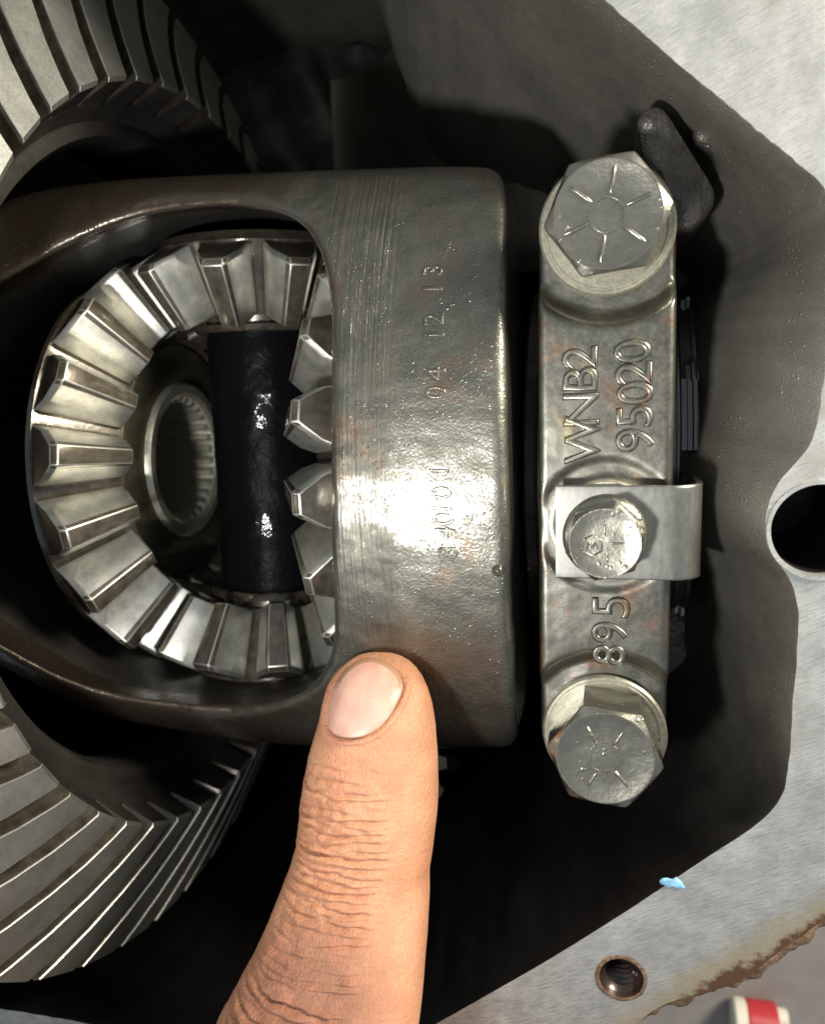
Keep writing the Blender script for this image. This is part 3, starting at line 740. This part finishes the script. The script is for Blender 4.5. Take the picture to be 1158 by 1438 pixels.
# ring gear: 48 spiral teeth on a cone that falls away from the toe
rg = thing('ring_gear', (-780, AX_Y - 4, AX_Z), 'large ring gear with long bright spiral teeth curving around the gear case', 'gear')
RB = Vector((-740, AX_Y - 4, AX_Z)); NT_ = 48; R0, R1, KS = 698.0, 950.0, .45; SPIR = math.radians(-.038)
def ring_pt(r, th, h):               # th measured from +Y towards +Z, h above the face cone (+X side)
    a = th + SPIR * (r - R0) + math.radians(-3.0) * ((r - R0) / (R1 - R0)) ** 2
    cx = -KS * (r - R0)
    nx, nr = 1 / math.hypot(1, KS), KS / math.hypot(1, KS)
    rr = r + nr * h
    return Vector((cx + nx * h, rr * math.cos(a), rr * math.sin(a)))
pt_ = 2 * PI / NT_
prof = [(-.50, -60), (-.43, -52), (-.395, -8), (-.385, -2), (-.37, 0), (.37, 0), (.385, -2), (.395, -8), (.43, -52), (.50, -60)]
loops = []
rs = [R0 - 5, R0 - 2, R0 + 3, R0 + 25, R0 + 70, R0 + 120, R0 + 175, R0 + 225, R1 - 4, R1]
for i, r in enumerate(rs):
    L = []
    for q, h in prof:
        if i == 0: h = -60
        elif i == 1: h = min(h, -5) if h > -40 else h
        elif i == len(rs) - 1: h = min(h, -5)
        L.append(ring_pt(r, q * pt_ * (1 if abs(q) > .42 else .80 + .20 * sstep(R0, R0 + 170, r)), h * 1.15))
    loops.append(L)
v, f = strip(loops, False); n = len(prof); f.append(tuple(range(n))); f.append(tuple(range(len(rs) * n - 1, (len(rs) - 1) * n - 1, -1)))
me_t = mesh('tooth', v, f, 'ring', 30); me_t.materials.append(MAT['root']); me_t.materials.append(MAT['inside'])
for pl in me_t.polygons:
    if not all(i % 10 in (3, 4, 5, 6) for i in pl.vertices) or max(i // 10 for i in pl.vertices) <= 1: pl.material_index = 2 if max(i // 10 for i in pl.vertices) <= 1 else 1  # unlit toe ends painted black, flanks take the dark root steel
for k in range(NT_):
    add('tooth', me_t, rg, Matrix.Rotation(pt_ * k + math.radians(4.9), 4, 'X'))
c0 = ring_pt(R0 - 5, 0, -70); c1 = ring_pt(R1, 0, -70)
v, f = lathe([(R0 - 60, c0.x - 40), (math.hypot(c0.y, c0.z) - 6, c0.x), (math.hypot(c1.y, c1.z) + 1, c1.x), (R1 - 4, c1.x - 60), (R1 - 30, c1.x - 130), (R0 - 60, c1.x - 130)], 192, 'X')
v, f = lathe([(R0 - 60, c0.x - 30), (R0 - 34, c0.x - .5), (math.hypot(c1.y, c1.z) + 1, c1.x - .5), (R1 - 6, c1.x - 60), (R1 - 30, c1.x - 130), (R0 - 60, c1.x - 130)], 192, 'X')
part('gear_blank', v, f, 'inside', rg, 35)  # blank is black too, as painted shade below the toes

# drive pinion, deep and mostly hidden by the finger
dp = thing('drive_pinion', (-470, -820, -640), 'dark drive pinion deep in the housing behind the pointing finger', 'gear')
DB = Vector((-470, -820, -640))
v, f = lathe([(60, 190), (120, 185), (128, 175), (150, 60), (150, 0), (70, -5), (70, -720)], 64, cap0=True); part('pinion_blank', v, f, 'inside', dp, 40)
loops = []
for i in range(9):
    t = i / 8; z = 8 + 170 * t; r = 150 - 24 * t; a = t * .55
    loops.append([Vector(((r + h) * math.cos(a + q), (r + h) * math.sin(a + q), z)) for q, h in ((-.16, -2), (-.08, 24), (.08, 24), (.16, -2))])
v, f = strip(loops, False); f.append((0, 1, 2, 3)); f.append((35, 34, 33, 32)); me_p = mesh('tooth', v, f, 'ring', 40)
for k in range(13): add('tooth', me_p, dp, Matrix.Rotation(2 * PI * k / 13, 4, 'Z'))

# ------------------------------------------------------------------ hand: pointing finger
ROWS = [  # photo row, left edge, right edge, height of the finger's middle
    (919, 521, 546, -34), (921, 509, 556, -32), (925, 498, 566, -29), (931, 489, 575, -26), (940, 480, 584, -22), (952, 472, 592, -17), (968, 465, 599, -10), (990, 459, 605, -2), (1020, 450, 610, 8), (1060, 438, 612, 26),
    (1100, 431, 613, 46), (1150, 426, 610, 72), (1180, 424, 606, 88), (1215, 414, 601, 106), (1250, 402, 600, 126), (1300, 383, 597, 154), (1350, 362, 592, 182), (1400, 338, 587, 208), (1438, 318, 581, 226),
    (1500, 292, 575, 250), (1580, 268, 572, 268), (1680, 240, 572, 280)]
ROWS = [(a, b, c, d + 52 - 34 * sstep(930, 1300, a)) for a, b, c, d in ROWS]
def frow(v_):
    l, r, z = interp(ROWS, v_); a, b = P(l, v_, z), P(r, v_, z)
    return (a + b) / 2, (b - a).length / 2, z
NAIL = [(517, 922), (494, 932), (476, 950), (467, 972), (462, 998), (461, 1018), (468, 1031), (488, 1037), (514, 1034), (538, 1018), (556, 992), (567, 964), (560, 944), (540, 928)]
NAILS = chaikin(NAIL, 2)
def in_nail(u, v_):
    """signed distance in px, positive inside"""
    ins = False; best = 1e9; n = len(NAILS)
    for i in range(n):
        a, b = NAILS[i], NAILS[(i + 1) % n]
        if (a[1] > v_) != (b[1] > v_) and u < (b[0] - a[0]) * (v_ - a[1]) / (b[1] - a[1]) + a[0]: ins = not ins
        dx, dy = b[0] - a[0], b[1] - a[1]; t = max(0, min(1, ((u - a[0]) * dx + (v_ - a[1]) * dy) / (dx * dx + dy * dy)))
        best = min(best, math.hypot(a[0] + t * dx - u, a[1] + t * dy - v_))
    return best if ins else -best
random.seed(11)
CRE = [(1052, 1.0, .45), (1068, 1.6, .55), (1081, 1.7, .6), (1092, 2.0, .7), (1103, 1.3, .5), (1114, 2.4, .8), (1124, 1.2, .5), (1133, 2.3, .8), (1146, 1.3, .5), (1156, 1.6, .6), (1167, 4.4, 1.0), (1178, 1.6, .6), (1188, 3.0, .9), (1199, 1.7, .6), (1210, 2.8, .9), (1220, 1.5, .7),
       (1229, 2.5, .9), (1239, 1.3, .6), (1248, 2.6, .9), (1260, 1.6, .7), (1274, 2.2, .9), (1284, 1.2, .6), (1293, 2.0, .8), (1306, 1.7, .7), (1318, 1.8, .7), (1330, 1.6, .7), (1349, 4.2, .9), (1362, 2.4, .8), (1371, 2.6, .8), (1381, 3.0, .8), (1391, 2.8, .8), (1401, 3.0, .8), (1411, 3.2, .8), (1420, 2.6, .8), (1430, 2.8, .8), (1442, 2.8, .8), (1460, 3, .8), (1480, 3, .8)]
CRE = [(y, d, w_, random.uniform(-.9, .9), random.uniform(-10, 14), random.random() * 50) for y, d, w_ in CRE]
def finger_disp(q, v_, top):
    """q = -1..1 across, v_ photo row, top = 0..1 how much it faces up"""
    d = 0
    if top > 0:
        fall = sstep(.62, .22, q) * sstep(-1.08, -.75, q) if v_ < 1330 else sstep(.42, .1, q) * sstep(-1.1, -.8, q)
        for y, dep, w_, sl, cur, sd in CRE:
            if abs(y - v_) > 46: continue
            yy = y + sl * 8 * q + cur * .9 * (q + .2) ** 2 + (34 * max(0, q + .15) ** 2 + 10 * (q + .2) if y == 1349 else 0) + 6.5 * noise.noise(Vector((q * 2.6 + sd, y * .05, 0))) + 1.5 * noise.noise(Vector((q * 8 + sd, 3, 0)))
            e = (v_ - yy); ww = 1.8 + 1.2 * (dep > 3.5)
            amp = (.72 + 1.0 * noise.noise(Vector((q * 2.4 + sd * 3, 7, 1))))
            d -= dep * 3.2 * (1 - .5 * math.exp(-((v_ - 1290) / 35) ** 2)) * max(.05, amp) * fall * (math.exp(-(e / ww) ** 2) - .42 * math.exp(-((e - 4.5) / 4.5) ** 2) - .22 * math.exp(-((e + 5) / 4) ** 2))
        # broken skin between the folds
        d += top * fall * 2.6 * noise.noise(Vector((q * 8, v_ * .075, 3))) * sstep(1045, 1075, v_)
        d += 9 * math.exp(-((v_ - 1405) / 46) ** 2 - ((q + .30) / .42) ** 2)      # knuckle dome
    d += 1.2 * noise.noise(Vector((q * 2, v_ * .02, 8)))
    return d
def finger_point(q_ang, v_, disp=True):
    c, w_, z = frow(v_)
    th = .80 if v_ > 980 else .80 - .12 * (980 - v_) / 60
    ca, sa = math.cos(q_ang), math.sin(q_ang)
    ex = 2 / 2.25
    x = math.copysign(abs(ca) ** ex, ca); zz = math.copysign(abs(sa) ** ex, sa)
    p = Vector((c.x + w_ * x, c.y, z + w_ * th * zz))
    if disp:
        d = finger_disp(x, v_, max(0, sa))
        if sa > 0 and v_ < 1060:
            e_ = p - CAM; dd_ = e_.dot(cam_fwd); s = in_nail(CX + F * e_.dot(cam_right) / dd_, CY + F * e_.dot(cam_down) / dd_)
            d += -3.5 * sstep(-2, 3, s) + 5.0 * math.exp(-((s + 6) / 4.5) ** 2) * sstep(925, 960, v_)
        n_ = Vector((x, 0, zz)).normalized(); p += n_ * d
    return p
vr = [919, 919.6, 920.5, 921.7, 923, 925]; x = 927
while x < 1470: vr.append(x); x += 1.9
while x < 1680: vr.append(x); x += 12
NF = 190; loops = []
for v_ in vr:
    loops.append([finger_point(PI * 2 * k / NF, v_) for k in range(NF)])
tipc = sum(loops[0], Vector()) / NF
loops = [[tipc.lerp(p, .02) + Vector((0, 1.2, 0)) for p in loops[0]], [tipc.lerp(p, .6) + Vector((0, .8, 0)) for p in loops[0]]] + loops
# carry the loft on into the back of the hand, outside the picture
last = loops[-1]; c = sum(last, Vector()) / NF
for dy, dx, dz, sx, sz in ((-140, -10, 15, 1.15, 1.15), (-230, -90, 10, 2.0, 1.3), (-330, -150, 0, 2.5, 1.4), (-620, -170, 0, 2.5, 1.35), (-800, -170, 0, 1.9, 1.2), (-900, -170, 0, 1.7, 1.2)):
    loops.append([Vector((c.x + dx + (p.x - c.x) * sx, c.y + dy, c.z + dz + (p.z - c.z) * sz)) for p in last])
v, f = strip(loops); f.append(tuple(range(NF - 1, -1, -1))); f.append(tuple(range((len(loops) - 1) * NF, len(loops) * NF)))
# curled fingers beside it, joined to the same hand
def tube(pts, rad, seg=28):
    global v, f
    LL = []
    n = len(pts)
    for i, p in enumerate(pts):
        t = (pts[min(n - 1, i + 1)] - pts[max(0, i - 1)]).normalized(); a = t.cross(Vector((1, 0, 0))).normalized(); b = t.cross(a)
        LL.append([p + (a * math.cos(2 * PI * k / seg) + b * math.sin(2 * PI * k / seg)) * rad[i] for k in range(seg)])
    vv, ff = strip(LL); o = len(v); v += vv; f += [tuple(i + o for i in q) for q in ff]; f.append(tuple(o + i for i in range(seg))); f.append(tuple(o + (n - 1) * seg + i for i in range(seg)))
kn = P(300, 1536, 120)
for k in range(3):
    ox = kn.x - 125 * k - 20
    pts = [Vector((ox, c.y - 420 + 30 * k, c.z - 20)), Vector((ox, c.y - 180 - 10 * k, c.z + 10 - 14 * k)), Vector((ox + 6, kn.y - 30 - 55 * k, kn.z + 60)), Vector((ox + 8, kn.y - 6 - 55 * k, kn.z)), Vector((ox + 8, kn.y - 40 - 55 * k, kn.z - 90)), Vector((ox + 6, kn.y - 160 - 30 * k, kn.z - 140)), Vector((ox + 6, kn.y - 260 - 30 * k, kn.z - 130))]
    fine = []; 
    for i in range(len(pts) - 1):
        for t in (0, .25, .5, .75):
            p0, p1, p2, p3 = pts[max(0, i - 1)], pts[i], pts[i + 1], pts[min(len(pts) - 1, i + 2)]
            fine.append(.5 * ((2 * p1) + (p2 - p0) * t + (2 * p0 - 5 * p1 + 4 * p2 - p3) * t * t + (3 * p1 - p0 - 3 * p2 + p3) * t ** 3))
    fine.append(pts[-1]); rad = [62 + 6 * math.sin(i * .5) - 12 * sstep(14, 24, i) - 25 * sstep(22, 24, i) for i in range(len(fine))]
    tube(fine, rad)
tb = P(455, 1438, 0); HBASE = Vector((c.x, c.y - 300, c.z - 150))
hand = thing('person', HBASE, 'bare hand pointing its index finger onto the gear case, fingernail up', 'person')
hand_o = part('hand', v, f, 'skin', hand, 180, HBASE)
# nail plate: follows the finger, a little flatter, edges tucked under
def surf(u, v_, dz):
    z = 40
    for _ in range(10):
        p = P(u, v_, z); cc, w_, zc = frow(v_ if v_ > 919 else 919); x = max(-.995, min(.995, (p.x - cc.x) / w_))
        th = .80 if v_ > 980 else .80 - .12 * (980 - v_) / 60
        z = zc + w_ * th * (1 - abs(x) ** 2.25) ** (1 / 2.25) + dz
    return P(u, v_, z)
nc = (514, 984); loops = []
nb = resample(NAILS, 96)
for t in (0, .15, .3, .45, .6, .72, .82, .9, .95, .98, 1.0, 1.012):
    L = []
    for a in nb:
        u, v_ = nc[0] + (a[0] - nc[0]) * t, nc[1] + (a[1] - nc[1]) * t
        dz = 2.2 - 3.8 * t ** 6 if t < 1.005 else -7
        # free edge at the tip stands proud
        dz += 2.5 * sstep(955, 925, v_) * t
        L.append(surf(u, max(v_, 921), dz))
    loops.append(L)
v, f = strip(loops[1:]); k = len(v); v = v + [surf(nc[0], nc[1], 2.2)]; f += [(k, i, (i + 1) % 96) for i in range(96)]
nl = part('fingernail', v, f, 'nail', hand_o, 180, HBASE); nl.data.materials.append(MAT['grime'])
for pl in nl.data.polygons:
    if min(pl.vertices) // 96 >= 6 and len(pl.vertices) == 4:
        q_ = (pl.center / S) + HBASE - CAM; d_ = q_.dot(cam_fwd)
        if CY + F * q_.dot(cam_down) / d_ < 962 + random.uniform(-6, 6): pl.material_index = 1

# ------------------------------------------------------------------ small things round about
p = P(944, 1240, ZF)
v = []; rr = random.Random(3); pts = [(p.x + (15 + 5 * rr.uniform(-1, 1)) * math.cos(a) * 1.1, p.y + (8 + 4 * rr.uniform(-1, 1)) * math.sin(a)) for a in [2 * PI * k / 16 for k in range(16)]]
v = [(x, y, ZF + .4) for x, y in pts] + [(p.x + (x - p.x) * .85, p.y + (y - p.y) * .85, ZF + 2.6) for x, y in pts]
f = [(i, (i + 1) % 16, 16 + (i + 1) % 16, 16 + i) for i in range(16)] + [tuple(range(16, 32))]
tag(part('paint_flake', v, f, 'blue', None, 60), 'tiny pale blue paint flake on the inner edge of the flange', 'paint flake')
q = P(1056, 1437, GZ + 60)
can = thing('plastic_bottle', (q.x, q.y + 6, GZ), 'blurred red bottle with a white band lying on the ground below the flange', 'bottle')
def caplathe(x0, x1, r, m, name):
    vv, ff = lathe([(2, x0), (r - 6, x0), (r, x0 + 6), (r, x1 - 6), (r - 6, x1), (2, x1)], 40, 'X'); part(name, [(a + q.x, b + q.y + 6, c_ + GZ + r) for a, b, c_ in vv], ff, m, can, 40, Vector((q.x, q.y + 6, GZ)))
caplathe(-62, -22, 74, 'white', 'white_band'); caplathe(-21.5, 70, 74, 'red', 'body'); caplathe(70.5, 110, 34, 'white', 'cap')
